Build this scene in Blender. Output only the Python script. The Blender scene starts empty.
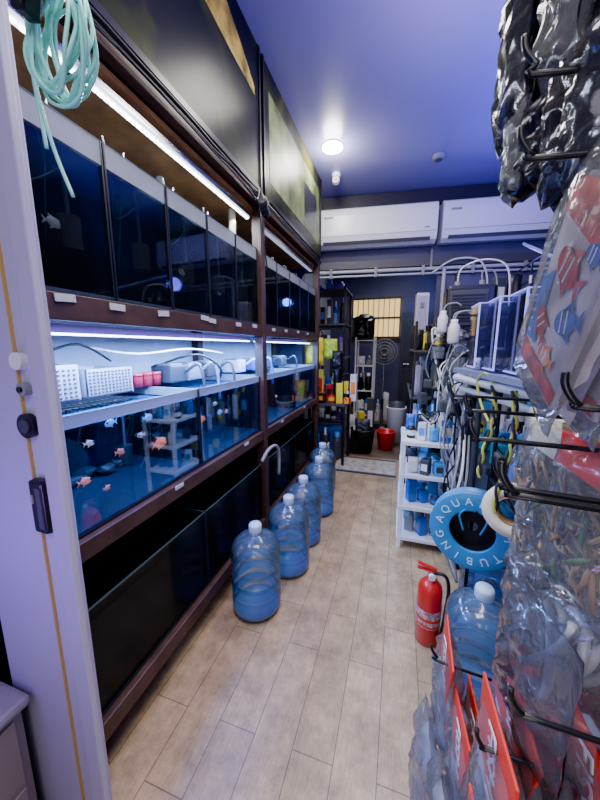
import bpy, bmesh, math, random
from mathutils import Vector, Matrix, Euler, noise
random.seed(7)
D=bpy.data; C=bpy.context
R=math.radians

# ---------------------------------------------------------------- materials
_m={}
def mat(name,col,rough=.5,metal=0,emi=None,es=0,bump=0,bscale=40,var=0,vscale=8,spec=.5,coat=0,alpha=1):
    if name in _m: return _m[name]
    m=D.materials.new(name); m.use_nodes=True; nt=m.node_tree; b=nt.nodes['Principled BSDF']
    c=(col[0],col[1],col[2],1)
    b.inputs['Base Color'].default_value=c; b.inputs['Roughness'].default_value=rough
    b.inputs['Metallic'].default_value=metal; b.inputs['Specular IOR Level'].default_value=spec
    b.inputs['Coat Weight'].default_value=coat
    b.inputs['Alpha'].default_value=alpha
    if emi: b.inputs['Emission Color'].default_value=(*emi,1); b.inputs['Emission Strength'].default_value=es
    tc=nt.nodes.new('ShaderNodeTexCoord')
    if var:
        n=nt.nodes.new('ShaderNodeTexNoise'); n.inputs['Scale'].default_value=vscale; n.inputs['Detail'].default_value=5
        nt.links.new(tc.outputs['Object'],n.inputs['Vector'])
        r=nt.nodes.new('ShaderNodeValToRGB')
        r.color_ramp.elements[0].position=.3; r.color_ramp.elements[1].position=.7
        r.color_ramp.elements[0].color=(*[x*(1-var) for x in col],1)
        r.color_ramp.elements[1].color=(*[min(1,x*(1+var)) for x in col],1)
        nt.links.new(n.outputs['Fac'],r.inputs['Fac']); nt.links.new(r.outputs['Color'],b.inputs['Base Color'])
    if bump:
        n=nt.nodes.new('ShaderNodeTexNoise'); n.inputs['Scale'].default_value=bscale
        nt.links.new(tc.outputs['Object'],n.inputs['Vector'])
        bp=nt.nodes.new('ShaderNodeBump'); bp.inputs['Strength'].default_value=bump; bp.inputs['Distance'].default_value=.01
        nt.links.new(n.outputs['Fac'],bp.inputs['Height']); nt.links.new(bp.outputs['Normal'],b.inputs['Normal'])
    _m[name]=m; return m
def clear(name,col,body=.15,bodycol=(.8,.85,.9),rough=.08,bump=0,bscale=25,refl=1.0):
    """thin clear plastic / glass: transparent + diffuse body + fresnel gloss"""
    if name in _m: return _m[name]
    m=D.materials.new(name); m.use_nodes=True; nt=m.node_tree; nt.nodes.clear()
    o=nt.nodes.new('ShaderNodeOutputMaterial'); t=nt.nodes.new('ShaderNodeBsdfTransparent'); d=nt.nodes.new('ShaderNodeBsdfDiffuse')
    g=nt.nodes.new('ShaderNodeBsdfGlossy'); fr=nt.nodes.new('ShaderNodeFresnel'); fr.inputs['IOR'].default_value=1.45
    t.inputs[0].default_value=(*col,1); d.inputs[0].default_value=(*bodycol,1); g.inputs['Roughness'].default_value=rough
    m1=nt.nodes.new('ShaderNodeMixShader'); m1.inputs[0].default_value=body
    nt.links.new(t.outputs[0],m1.inputs[1]); nt.links.new(d.outputs[0],m1.inputs[2])
    m2=nt.nodes.new('ShaderNodeMixShader'); mu=nt.nodes.new('ShaderNodeMath'); mu.operation='MULTIPLY'; mu.inputs[1].default_value=refl
    nt.links.new(fr.outputs[0],mu.inputs[0]); nt.links.new(mu.outputs[0],m2.inputs[0])
    nt.links.new(m1.outputs[0],m2.inputs[1]); nt.links.new(g.outputs[0],m2.inputs[2]); nt.links.new(m2.outputs[0],o.inputs[0])
    if bump:
        tc=nt.nodes.new('ShaderNodeTexCoord'); n=nt.nodes.new('ShaderNodeTexNoise'); n.inputs['Scale'].default_value=bscale
        n.inputs['Distortion'].default_value=1.0
        nt.links.new(tc.outputs['Object'],n.inputs['Vector'])
        bp=nt.nodes.new('ShaderNodeBump'); bp.inputs['Strength'].default_value=bump; bp.inputs['Distance'].default_value=.01
        nt.links.new(n.outputs['Fac'],bp.inputs['Height'])
        nt.links.new(bp.outputs['Normal'],g.inputs['Normal'])
    _m[name]=m; return m

# ---------------------------------------------------------------- mesh builder
class B:
    def __init__(s,name): s.name=name; s.v=[]; s.f=[]; s.mi=[]; s.sm=[]; s.mats=[]
    def idx(s,m):
        if m not in s.mats: s.mats.append(m)
        return s.mats.index(m)
    def add(s,vs,fs,m,smooth=False):
        o=len(s.v); s.v+= [tuple(v) for v in vs]; k=s.idx(m)
        for f in fs: s.f.append(tuple(o+i for i in f)); s.mi.append(k); s.sm.append(smooth)
        return s
    def box(s,c,d,m,rot=(0,0,0),bev=0,seg=2):
        M=Matrix.Translation(c)@Euler(rot).to_matrix().to_4x4()
        bm=bmesh.new(); bmesh.ops.create_cube(bm,size=1)
        for v in bm.verts: v.co=Vector((v.co.x*d[0],v.co.y*d[1],v.co.z*d[2]))
        if bev: bmesh.ops.bevel(bm,geom=bm.edges[:],offset=bev,segments=seg,affect='EDGES',profile=.5)
        bm.verts.index_update()
        s.add([M@v.co for v in bm.verts],[[v.index for v in f.verts] for f in bm.faces],m,False); bm.free(); return s
    def lim(s,a,b,m,bev=0):
        return s.box([(a[i]+b[i])/2 for i in range(3)],[abs(b[i]-a[i]) for i in range(3)],m,bev=bev)
    def lathe(s,prof,c,m,seg=28,rot=(0,0,0),smooth=True):
        M=Matrix.Translation(c)@Euler(rot).to_matrix().to_4x4(); vs=[];fs=[]
        for r,z in prof:
            for i in range(seg):
                a=2*math.pi*i/seg; vs.append(M@Vector((r*math.cos(a),r*math.sin(a),z)))
        for j in range(len(prof)-1):
            for i in range(seg):
                k=(i+1)%seg; fs.append((j*seg+i,j*seg+k,(j+1)*seg+k,(j+1)*seg+i))
        return s.add(vs,fs,m,smooth)
    def cyl(s,p0,p1,r,m,r2=None,seg=16,smooth=True):
        p0=Vector(p0);p1=Vector(p1); r2=r if r2 is None else r2
        q=(p1-p0).to_track_quat('Z','Y'); L=(p1-p0).length; vs=[]
        for rr,z in ((r,0),(r2,L)):
            for i in range(seg):
                a=2*math.pi*i/seg; vs.append(p0+q@Vector((rr*math.cos(a),rr*math.sin(a),z)))
        fs=[(i,(i+1)%seg,seg+(i+1)%seg,seg+i) for i in range(seg)]
        s.add(vs,fs,m,smooth)
        s.add(vs[:seg],[tuple(range(seg))[::-1]],m); s.add(vs[seg:],[tuple(range(seg))],m); return s
    def tube(s,pts,r,m,seg=7,sub=5,closed=False):
        P=[Vector(p) for p in pts]
        if sub>1 and len(P)>2:
            Q=[];n=len(P)
            for i in range(n if closed else n-1):
                g=(lambda k:P[k%n]) if closed else (lambda k:P[max(0,min(n-1,k))])
                a,b,c,d=g(i-1),g(i),g(i+1),g(i+2)
                for j in range(sub):
                    t=j/sub
                    Q.append(.5*((2*b)+(c-a)*t+(2*a-5*b+4*c-d)*t*t+(3*b-a-3*c+d)*t**3))
            if not closed: Q.append(P[-1])
            P=Q
        n=len(P); vs=[];fs=[]; prev=None
        for i,p in enumerate(P):
            t=(P[(i+1)%n]-P[i-1]) if closed else (P[min(n-1,i+1)]-P[max(0,i-1)])
            if t.length<1e-9: t=Vector((0,0,1))
            t.normalize()
            if prev is None: prev=t.orthogonal()
            prev=(prev-t*prev.dot(t))
            if prev.length<1e-6: prev=t.orthogonal()
            prev.normalize(); b=t.cross(prev)
            for k in range(seg):
                a=2*math.pi*k/seg; vs.append(p+(prev*math.cos(a)+b*math.sin(a))*r)
        for i in range(n if closed else n-1):
            j=(i+1)%n
            for k in range(seg):
                l=(k+1)%seg; fs.append((i*seg+k,i*seg+l,j*seg+l,j*seg+k))
        if not closed: fs.append(tuple(range(seg))[::-1]); fs.append(tuple((n-1)*seg+k for k in range(seg)))
        return s.add(vs,fs,m,True)
    def ell(s,c,d,m,rot=(0,0,0),u=16,v=10,jit=0,seed=0):
        M=Matrix.Translation(c)@Euler(rot).to_matrix().to_4x4()
        bm=bmesh.new(); bmesh.ops.create_uvsphere(bm,u_segments=u,v_segments=v,radius=1)
        for w in bm.verts:
            k=1+jit*noise.noise(w.co*1.8+Vector((seed*3.1,seed,0)))
            w.co=Vector((w.co.x*d[0]*k,w.co.y*d[1]*k,w.co.z*d[2]*k))
        bm.verts.index_update()
        s.add([M@w.co for w in bm.verts],[[w.index for w in f.verts] for f in bm.faces],m,True); bm.free(); return s
    def quad(s,pts,m): return s.add(pts,[tuple(range(len(pts)))],m)
    def bag(s,c,w,h,d,m,rz=0,seed=0,nx=12,nz=16,crump=.35,rx=0):
        """pillow-shaped plastic bag, flat sealed edges, wrinkled. local X=width, Y=depth, Z=height"""
        M=Matrix.Translation(c)@Euler((rx,0,rz)).to_matrix().to_4x4(); vs=[];fs=[]
        for side in (-1,1):
            for j in range(nz+1):
                for i in range(nx+1):
                    u=i/nx;t=j/nz
                    e=(max(0,min(1,u*5,(1-u)*5))**.6)*(max(0,min(1,t*6,(1-t)*6))**.6)
                    nn=noise.noise(Vector((u*5+seed,t*6,seed*1.7+side*.4)))*crump+noise.noise(Vector((u*13+seed,t*13,side)))*crump*.5
                    wob=noise.noise(Vector((t*4,seed,2)))*.05*w
                    hob=noise.noise(Vector((u*4,seed,5)))*.05*h
                    vs.append(M@Vector(((u-.5)*w+wob, side*d/2*e*(1+nn*1.3)+nn*d*.2,(t-.5)*h+hob)))
            o=(0 if side<0 else (nx+1)*(nz+1))
            for j in range(nz):
                for i in range(nx):
                    a=o+j*(nx+1)+i; f=(a,a+1,a+nx+2,a+nx+1); fs.append(f if side<0 else f[::-1])
        return s.add(vs,fs,m,True)
    def done(s,parent=None):
        me=D.meshes.new(s.name); me.from_pydata(s.v,[],s.f)
        for m in s.mats: me.materials.append(m)
        me.polygons.foreach_set('material_index',s.mi); me.polygons.foreach_set('use_smooth',s.sm); me.update()
        o=D.objects.new(s.name,me); C.collection.objects.link(o)
        if parent: o.parent=parent
        return o
def text(body,size,loc,rot,m,parent=None,name='lettering'):
    t=D.curves.new(name,'FONT'); t.body=body; t.size=size; t.align_x='CENTER'; t.align_y='CENTER'; t.extrude=.0008; t.materials.append(m)
    o=D.objects.new(name,t); o.location=loc; o.rotation_euler=rot; C.collection.objects.link(o)
    if parent: o.parent=parent
    return o

# palette
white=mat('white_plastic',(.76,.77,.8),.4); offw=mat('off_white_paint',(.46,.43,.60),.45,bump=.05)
black=mat('black_plastic',(.012,.012,.014),.35); blackm=mat('black_metal',(.015,.015,.017),.3,metal=.3)
dgrey=mat('dark_grey',(.05,.055,.065),.5); grey=mat('grey_plastic',(.25,.26,.28),.45)
wood=mat('dark_wood',(.06,.03,.024),.45,var=.35,vscale=14,bump=.15,bscale=30)
ply=mat('brown_plywood',(.42,.21,.08),.6,var=.3,vscale=10)
chrome=mat('brushed_steel',(.6,.62,.66),.25,metal=.95)
red=mat('red_paint',(.6,.012,.012),.3,coat=.4); redc=mat('red_card',(.75,.025,.015),.45)
yellow=mat('yellow_plastic',(.85,.62,.03),.4); lime=mat('lime_plastic',(.45,.7,.05),.45); orange=mat('orange_plastic',(.9,.25,.03),.4)
blue=mat('blue_plastic',(.02,.12,.5),.35); sky=mat('sky_blue_plastic',(.06,.32,.7),.35); cream=mat('cream_card',(.75,.68,.5),.6)
mint=mat('mint_tubing',(.3,.78,.68),.3); green=mat('plant_green',(.08,.25,.06),.6,var=.5,vscale=30); brown=mat('brown_card',(.3,.17,.08),.7,var=.3,vscale=20)
purple=mat('purple_plastic',(.22,.06,.5),.4); teal=mat('teal_plastic',(.02,.35,.38),.4); pink=mat('pink_plastic',(.75,.3,.35),.5)
straw=mat('dry_straw',(.5,.36,.14),.7,var=.4,vscale=30)
blackbag=mat('black_bag_film',(.010,.010,.014),.22,bump=.5,bscale=14)
film=clear('clear_bag_film',(.98,.985,1),.08,(.85,.87,.9),.13,bump=.6,bscale=18,refl=.9)
filmw=clear('milky_bag_film',(.96,.97,1),.34,(.9,.9,.94),.22,bump=.6,bscale=18,refl=.8)
filmd=clear('smoky_bag_film',(.4,.41,.45),.22,(.1,.1,.12),.15,bump=.6,bscale=18,refl=1.2)
glass=clear('tank_glass',(.9,.95,1),0.0,(.1,.2,.4),.02,refl=.4)
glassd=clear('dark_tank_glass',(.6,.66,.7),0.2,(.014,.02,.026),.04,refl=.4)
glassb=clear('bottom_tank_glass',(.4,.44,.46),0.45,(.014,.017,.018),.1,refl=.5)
scale_=clear('limescale_glass',(.7,.75,.8),.5,(.42,.46,.52),.2,refl=.6)
acry=clear('clear_blue_acrylic',(.86,.88,1),.03,(.4,.42,.95),.06,refl=1.2)
bottle=clear('blue_polycarbonate',(.84,.93,.99),.11,(.4,.62,.88),.12,refl=1.3)
water=clear('water_surface',(.5,.75,1),.3,(.04,.28,.75),.05,bump=.5,bscale=14,refl=.9)
waterd=clear('dark_water_surface',(.3,.4,.5),.5,(.01,.02,.03),.05,bump=.15,bscale=9,refl=.5)
hose=clear('clear_hose',(.85,.88,.9),.35,(.6,.64,.68),.12)
def emit(name,col,s): return mat(name,(0.8,.8,.8),.5,emi=col,es=s)
led_w=emit('led_white',(.85,.92,1),30); led_b=emit('led_blue',(.5,.62,1),20); lampe=emit('downlight_lens',(1,.96,.85),30)

# ---------------------------------------------------------------- shell
def floor_mat():
    m=D.materials.new('wood_plank_tile'); m.use_nodes=True; nt=m.node_tree; b=nt.nodes['Principled BSDF']
    tc=nt.nodes.new('ShaderNodeTexCoord'); mp=nt.nodes.new('ShaderNodeMapping'); mp.inputs['Rotation'].default_value=(0,0,R(90))
    br=nt.nodes.new('ShaderNodeTexBrick'); br.inputs['Scale'].default_value=1
    br.inputs['Brick Width'].default_value=.6; br.inputs['Row Height'].default_value=.145; br.inputs['Mortar Size'].default_value=.0018
    br.inputs['Color1'].default_value=(.50,.355,.205,1); br.inputs['Color2'].default_value=(.44,.31,.175,1); br.inputs['Mortar'].default_value=(.19,.125,.07,1); br.offset=.37
    nt.links.new(tc.outputs['Object'],mp.inputs[0]); nt.links.new(mp.outputs[0],br.inputs['Vector'])
    n=nt.nodes.new('ShaderNodeTexNoise'); mp2=nt.nodes.new('ShaderNodeMapping'); mp2.inputs['Scale'].default_value=(46,3,1)
    nt.links.new(tc.outputs['Object'],mp2.inputs[0]); nt.links.new(mp2.outputs[0],n.inputs['Vector']); n.inputs['Detail'].default_value=6
    n2=nt.nodes.new('ShaderNodeTexNoise'); n2.inputs['Scale'].default_value=6; n2.inputs['Detail'].default_value=12; n2.inputs['Roughness'].default_value=.78; nt.links.new(tc.outputs['Object'],n2.inputs['Vector'])
    r=nt.nodes.new('ShaderNodeMapRange'); r.inputs[1].default_value=.3; r.inputs[2].default_value=.7; r.inputs[3].default_value=.8; r.inputs[4].default_value=1.1; nt.links.new(n.outputs['Fac'],r.inputs[0])
    r2=nt.nodes.new('ShaderNodeMapRange'); r2.inputs[1].default_value=.38; r2.inputs[2].default_value=.62; r2.inputs[3].default_value=.58; r2.inputs[4].default_value=1.15; nt.links.new(n2.outputs['Fac'],r2.inputs[0])
    mm=nt.nodes.new('ShaderNodeMath'); mm.operation='MULTIPLY'; nt.links.new(r.outputs[0],mm.inputs[0]); nt.links.new(r2.outputs[0],mm.inputs[1])
    vm=nt.nodes.new('ShaderNodeVectorMath'); vm.operation='SCALE'; nt.links.new(br.outputs['Color'],vm.inputs[0]); nt.links.new(mm.outputs[0],vm.inputs['Scale'])
    nt.links.new(vm.outputs[0],b.inputs['Base Color']); b.inputs['Roughness'].default_value=.36
    bp=nt.nodes.new('ShaderNodeBump'); bp.inputs['Strength'].default_value=.25; bp.inputs['Distance'].default_value=.004
    nt.links.new(br.outputs['Fac'],bp.inputs['Height']); bp.invert=True; nt.links.new(bp.outputs[0],b.inputs['Normal'])
    return m
ceilm=mat('ceiling_led_tint',(.19,.185,.38),.28,bump=.03,bscale=4); wallm=mat('wall_paint_dark',(.085,.09,.16),.5,var=.15,vscale=3)  # ceiling base colour carries the violet-blue tint of the tank LEDs
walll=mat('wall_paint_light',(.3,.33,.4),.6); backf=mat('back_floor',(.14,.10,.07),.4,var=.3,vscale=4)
B('floor').lim((-1.5,-.6,-.05),(1.7,7,0),floor_mat()).done()
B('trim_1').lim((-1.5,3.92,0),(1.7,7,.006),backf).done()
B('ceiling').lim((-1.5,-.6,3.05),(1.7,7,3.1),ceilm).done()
B('wall_left').lim((-1.55,-.6,0),(-1.5,7,3.1),walll).done()
B('wall_right').lim((1.7,-.6,0),(1.75,7,3.1),wallm).done()
B('wall_back').lim((-1.5,7,0),(1.7,7.05,3.1),wallm).done()
ang=math.atan(.12)
def PW(X,dy,z): return (X, 3.75+.12*(X+.9)+dy, z)
w=B('wall_partition')
def wseg(x0,x1,z0,z1,t=.1,m=wallm,off=0):
    a=PW(x0,off,z0);b=PW(x1,off,z0)
    vs=[a,b,(b[0],b[1]+t,z0),(a[0],a[1]+t,z0)]; vs+= [(p[0],p[1],z1) for p in vs]
    w.add(vs,[(0,1,5,4),(1,2,6,5),(2,3,7,6),(3,0,4,7),(4,5,6,7),(3,2,1,0)],m)
wseg(-1.5,1.7,2.28,3.05); wseg(.36,1.7,0,2.28); wseg(-1.5,-1.15,0,2.28)
w.done()
w=B('trim_2'); wseg(-.95,1.68,2.9,3.04,.03,mat('beam_dark',(.02,.02,.03),.5),-.05); w.done()
w=B('trim_3'); wseg(-.95,1.68,2.28,2.36,.03,mat('beam_grey',(.07,.07,.09),.5),-.04); w.done()

# ---------------------------------------------------------------- door post
dp=B('sliding_door_frame')
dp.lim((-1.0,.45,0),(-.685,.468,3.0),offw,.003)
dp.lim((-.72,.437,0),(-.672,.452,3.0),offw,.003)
dp.lim((-.772,.444,0),(-.768,.452,3.0),mat('yellow_seal',(.55,.36,.1),.5))
dp.cyl((-.755,.452,1.371),(-.755,.435,1.371),.018,white); dp.cyl((-.750,.452,1.312),(-.750,.435,1.312),.014,grey); dp.cyl((-.750,.436,1.312),(-.750,.43,1.312),.006,black)
dp.cyl((-.758,.452,1.232),(-.758,.438,1.232),.027,black,seg=28); dp.cyl((-.758,.438,1.232),(-.758,.434,1.232),.015,dgrey)
dp.box((-.742,.44,1.05),(.046,.024,.125),black,bev=.007)
dp.box((-.732,.427,1.05),(.014,.004,.095),dgrey); dp.box((-.752,.427,1.07),(.006,.004,.02),grey)
dp.done()
cb=B('beige_cabinet'); cream2=mat('beige_laminate',(.24,.2,.22),.4)
cb.lim((-1.25,.0,0),(-.91,.43,.46),cream2,.03); cb.lim((-1.27,-.02,.46),(-.89,.435,.49),mat('beige_top',(.26,.23,.27),.4),.012); cb.lim((-.912,.03,.05),(-.905,.4,.22),cream2,.003); cb.lim((-.912,.03,.24),(-.905,.4,.44),cream2,.003)
cb.done()
hc=B('airline_tubing_coil')
sx=.036
for k in range(12):
    a0=random.uniform(-.008,.008); rr=.052+random.uniform(-.014,.01); hh=.078+random.uniform(-.02,.012)
    hc.tube([(-.575+sx+a0+rr*math.cos(a),.425+.0035*k+.006*math.sin(3*a+k),1.885+hh*math.sin(a)+a0+.01*math.cos(a)) for a in [2*math.pi*i/12 for i in range(12)]],.003,mint,6,4,True)
hc.tube([(-.63+sx,.43,1.92),(-.628+sx,.428,1.84),(-.625+sx,.43,1.78),(-.62+sx,.43,1.73)],.003,mint)
hc.tube([(-.625+sx,.43,1.93),(-.622+sx,.425,1.83),(-.605+sx,.43,1.73),(-.585+sx,.44,1.655)],.003,mint)
hc.box((-.588+sx,.412,1.955),(.028,.03,.12),black,rot=(0,.3,0),bev=.005); hc.tube([(-.59+sx,.43,2.0),(-.595+sx,.44,2.03),(-.66,.455,2.05)],.007,black)
hc.tube([(-.583+sx,.40,1.95),(-.575+sx,.39,1.90),(-.562+sx,.40,1.94),(-.57+sx,.41,1.98)],.007,black)
hc.done()

# ---------------------------------------------------------------- aquarium rack
FX=-.84; BX=-1.38
rk=B('aquarium_rack')
bays=[(.54,1.86),(1.92,3.28)]
for y in (.51,1.89,3.31):
    rk.lim((FX-.06,y-.03,0),(FX,y+.03,2.29),wood,.003); rk.lim((BX,y-.03,0),(BX+.05,y+.03,2.29),wood,.003)
for z0,z1 in ((.13,.20),(.78,.84),(1.47,1.54),(2.24,2.30)):
    rk.lim((FX-.045,.54,z0),(FX-.005,1.86,z1),wood,.003); rk.lim((FX-.045,1.92,z0),(FX-.005,3.28,z1),wood,.003)
    for a,b in bays: rk.lim((BX,a-.01,z1-.03),(FX-.045,b+.01,z1-.005),wood)
rk.done()
pl=B('plywood_board'); pl.lim((BX,.54,2.215),(FX-.05,3.28,2.235),ply)
pl.done()
wb=B('wall_panel'); wb.lim((-1.42,.5,.1),(-1.385,3.34,2.28),mat('pale_backboard',(.5,.55,.7),.6,var=.1,vscale=6)); wb.done()
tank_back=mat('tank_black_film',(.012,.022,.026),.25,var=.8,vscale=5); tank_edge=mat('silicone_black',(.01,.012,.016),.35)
tank_div=mat('tank_side_film',(.008,.014,.02),.25)
rim=mat('glass_edge_green',(.2,.34,.38),.2,spec=.8); rimd=mat('glass_edge_dark',(.05,.09,.11),.25)
tb2=mat('tank_blue_film',(.004,.02,.07),.25,var=.7,vscale=6)
gravel=mat('tank_floor',(.015,.025,.05),.5,var=.4,vscale=40)
def tank(y0,y1,z0,z1,wz,wm,bm_,gl,rm,x0=-1.30,x1=-.87,band=True):
    t=B('aquarium_tank'); g=.006
    t.lim((x0,y0,z0),(x1,y1,z0+.01),gravel)
    t.lim((x0,y0,z0),(x0+g,y1,z1),bm_)
    t.lim((x1-g,y0,z0+.01),(x1,y1,wz),gl)
    t.lim((x1-g,y0,wz),(x1,y1,z1),scale_ if band else gl)
    t.lim((x0+g,y0,z0+.01),(x1-g,y0+g,wz),tank_div); t.lim((x0+g,y1-g,z0+.01),(x1-g,y1,wz),tank_div)
    t.lim((x0+g,y0,wz),(x1-g,y0+g,z1),scale_ if band else tank_div); t.lim((x0+g,y1-g,wz),(x1-g,y1,z1),scale_ if band else tank_div)
    for y in (y0+.003,y1-.003): t.lim((x1-.004,y-.003,z0),(x1+.001,y+.003,z1),tank_edge)
    t.lim((x1-g-.001,y0,z1-.001),(x1+.001,y1,z1+.002),rm); t.lim((x0,y0,z1-.001),(x0+g,y1,z1+.002),rm)
    t.lim((x0,y0-.001,z1-.001),(x1,y0+g,z1+.002),rm)
    t.quad([(x0+g,y0+g,wz-.004),(x1-g,y0+g,wz-.004),(x1-g,y1-g,wz-.004),(x0+g,y1-g,wz-.004)],wm)
    return t
def filt(t,x,y,z,m=dgrey):
    t.cyl((x,y,z),(x,y,z+.09),.03,m); t.cyl((x,y,z+.09),(x,y,z+.26),.006,grey)
spb=mat('sponge_brown',(.26,.19,.11),.9,bump=.4,bscale=90)
for a,b in bays:
    n=5; p=(b-a)/n
    for i in range(n):
        y0=a+i*p+.002;y1=a+(i+1)*p-.002
        t=tank(y0,y1,1.545,1.995,1.93,waterd,tank_back,glassd,rimd)
        filt(t,-.93,(y0+y1)/2+.05,1.68,spb)
        t.tube([(-.92,y0+.05,2.05),(-.91,y0+.06,1.95),(-.92,y0+.07,1.82),(-.93,(y0+y1)/2+.05,1.9)],.003,hose)
        t.tube([(-1.0,y1-.05,2.1),(-1.02,y1-.06,1.95),(-1.05,y1-.07,1.7)],.003,hose)
        t.done()
    n=2;p=(b-a)/n
    for i in range(n):
        y0=a+i*p+.002;y1=a+(i+1)*p-.002
        t=tank(y0,y1,.845,1.21,1.175,water,tb2,glass,rim); filt(t,-1.2,y1-.12,.86)
        for k in range(7):
            t.ell((-1.27+random.uniform(0,.1),random.uniform(y0+.08,y1-.08),.875),(.03,.045,.02),dgrey,jit=.5,seed=k)
        t.done()
        t=tank(y0,y1,.205,.60,.56,waterd,tank_back,glassb,rimd,band=False); t.done()
lb=B('price_label')
for y in (.62,.78,.98,1.24,1.3,1.55,1.75,2.05,2.3,2.6,2.9):
    lb.box((FX-.002,y,1.525+random.uniform(-.006,.004)),(.003,.055,.02),mat('label_paper',(.5,.52,.58),.6),rot=(random.uniform(-.1,.1),0,0))
for y in (1.0,1.6,2.2,2.8): lb.box((FX-.0015,y,.83),(.003,.05,.015),mat('label_paper',(.6,.62,.66),.6))
lb.done()
bx=B('breeding_box')
wb_=clear('white_acrylic',(.9,.95,1),.45,(.8,.86,.95),.15)
for (y,l,h) in ((.58,.22,.13),(.83,.2,.11)):
    bx.lim((-1.28,y,1.214),(-1.275+.0,y+l,1.21+h),wb_); bx.lim((-1.08,y,1.214),(-1.074,y+l,1.21+h),wb_)
    bx.lim((-1.28,y,1.214),(-1.074,y+.005,1.21+h),wb_); bx.lim((-1.28,y+l,1.214),(-1.074,y+l+.005,1.21+h),wb_); bx.lim((-1.28,y,1.214),(-1.074,y+l,1.22),wb_)
    for k in range(12):
        for j in range(7): bx.lim((-1.073,y+.010+k*l/12.5,1.226+j*h/8.5),(-1.071,y+.018+k*l/12.5,1.232+j*h/8.5),dgrey)
    bx.box((-1.17,y+l*.5,1.24),(.08,.08,.04),dgrey,bev=.01)
bx.done()
jr=B('red_food_tub')
for y in (1.08,1.14,1.20,1.26): jr.lathe([(0,0),(.025,0),(.027,.05),(.027,.051),(.029,.051),(.029,.065),(0,.065)],(-1.16,y,1.214),mat('jar_red',(.6,.03,.05),.3),20)
jr.lathe([(0,0),(.03,0),(.03,.08),(.02,.09),(0,.09)],(-1.25,1.14,1.214),dgrey,20)
jr.done()
fl=B('tank_filter_box')
for y,mm in ((1.36,dgrey),(1.5,grey),(1.68,dgrey),(2.05,white),(2.3,blue),(2.55,dgrey),(2.95,dgrey)):
    fl.box((-1.16,y,1.262),(.13,.12,.09),mm,bev=.008); fl.box((-1.16,y,1.31),(.10,.10,.01),grey,bev=.003)
    fl.tube([(-1.09,y+.05,1.27),(-1.02,y+.06,1.31),(-.99,y+.06,1.24),(-.985,y+.06,1.1)],.009,mm)
fl.tube([(-1.2,.95,1.4),(-1.1,1.1,1.37),(-1.05,1.4,1.39),(-1.1,1.8,1.36)],.005,white); fl.tube([(-1.2,1.3,1.3),(-1.05,1.45,1.36),(-1.0,1.6,1.28),(-1.1,1.75,1.2)],.006,black)
fl.tube([(-1.25,.6,1.42),(-1.2,.75,1.38),(-1.18,.9,1.41),(-1.2,1.05,1.34)],.005,black)
fl.done()
mesh=B('tank_grid_lid')
for i in range(16): mesh.lim((-1.06,.58+i*.02,1.213),(-.90,.584+i*.02,1.219),black)
for x in (-1.05,-.99,-.93): mesh.lim((x,.57,1.213),(x+.005,.9,1.218),black)
mesh.done()
ls=B('led_strip_light'); ls.lim((-.93,.56,2.17),(-.895,1.84,2.19),chrome); ls.lim((-.925,.57,2.163),(-.90,1.83,2.17),mat('led_diffuser',(.8,.8,.8),.3,emi=(.8,.88,1),es=3.5))
for i in range(60): ls.box((-.9125,.585+i*.021,2.161),(.012,.011,.004),led_w)
ls.cyl((-.91,1.0,2.19),(-.91,1.0,2.215),.006,chrome); ls.cyl((-.91,1.6,2.19),(-.91,1.6,2.215),.006,chrome)
ls.done()
for a,b in bays:
    ls=B('led_strip_light'); ls.lim((-.95,a+.02,1.44),(-.92,b-.02,1.465),grey); ls.lim((-.948,a+.03,1.434),(-.922,b-.03,1.44),led_b); ls.done()
ls=B('led_strip_light'); ls.lim((-.93,1.95,2.17),(-.895,3.25,2.19),chrome); ls.lim((-.925,1.96,2.164),(-.90,3.24,2.17),mat('led_dim',(.8,.8,.8),.3,emi=(.6,.75,1),es=.6)); ls.done()
pp=B('pvc_pipe'); pp.cyl((-1.15,1.38,2.0),(-1.15,1.38,2.21),.017,white); pp.cyl((-1.15,1.38,2.08),(-1.15,1.38,2.13),.022,white)
pp.cyl((-1.0,1.80,2.0),(-1.0,1.80,2.21),.022,mat('yellowish_pvc',(.6,.55,.4),.4)); pp.done()
def fascia_mat():
    m=D.materials.new('printed_fascia'); m.use_nodes=True; nt=m.node_tree; b=nt.nodes['Principled BSDF']
    tc=nt.nodes.new('ShaderNodeTexCoord'); n=nt.nodes.new('ShaderNodeTexNoise'); n.inputs['Scale'].default_value=1.6; n.inputs['Detail'].default_value=7; n.inputs['Distortion'].default_value=.8
    nt.links.new(tc.outputs['Object'],n.inputs['Vector']); r=nt.nodes.new('ShaderNodeValToRGB'); e=r.color_ramp.elements
    e[0].position=.45; e[0].color=(.008,.009,.012,1); e[1].position=.75; e[1].color=(.42,.30,.04,1)
    x=e.new(.54); x.color=(.03,.035,.012,1); x=e.new(.62); x.color=(.14,.13,.03,1)
    nt.links.new(n.outputs['Fac'],r.inputs['Fac']); nt.links.new(r.outputs['Color'],b.inputs['Base Color']); b.inputs['Roughness'].default_value=.3; b.inputs['Specular IOR Level'].default_value=.1
    return m
fm=fascia_mat(); gold=mat('gold_print',(.42,.3,.05),.45,var=.9,vscale=7,spec=.2); oliv=mat('olive_print',(.12,.15,.06),.4,var=.8,vscale=6,spec=.2)
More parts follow.
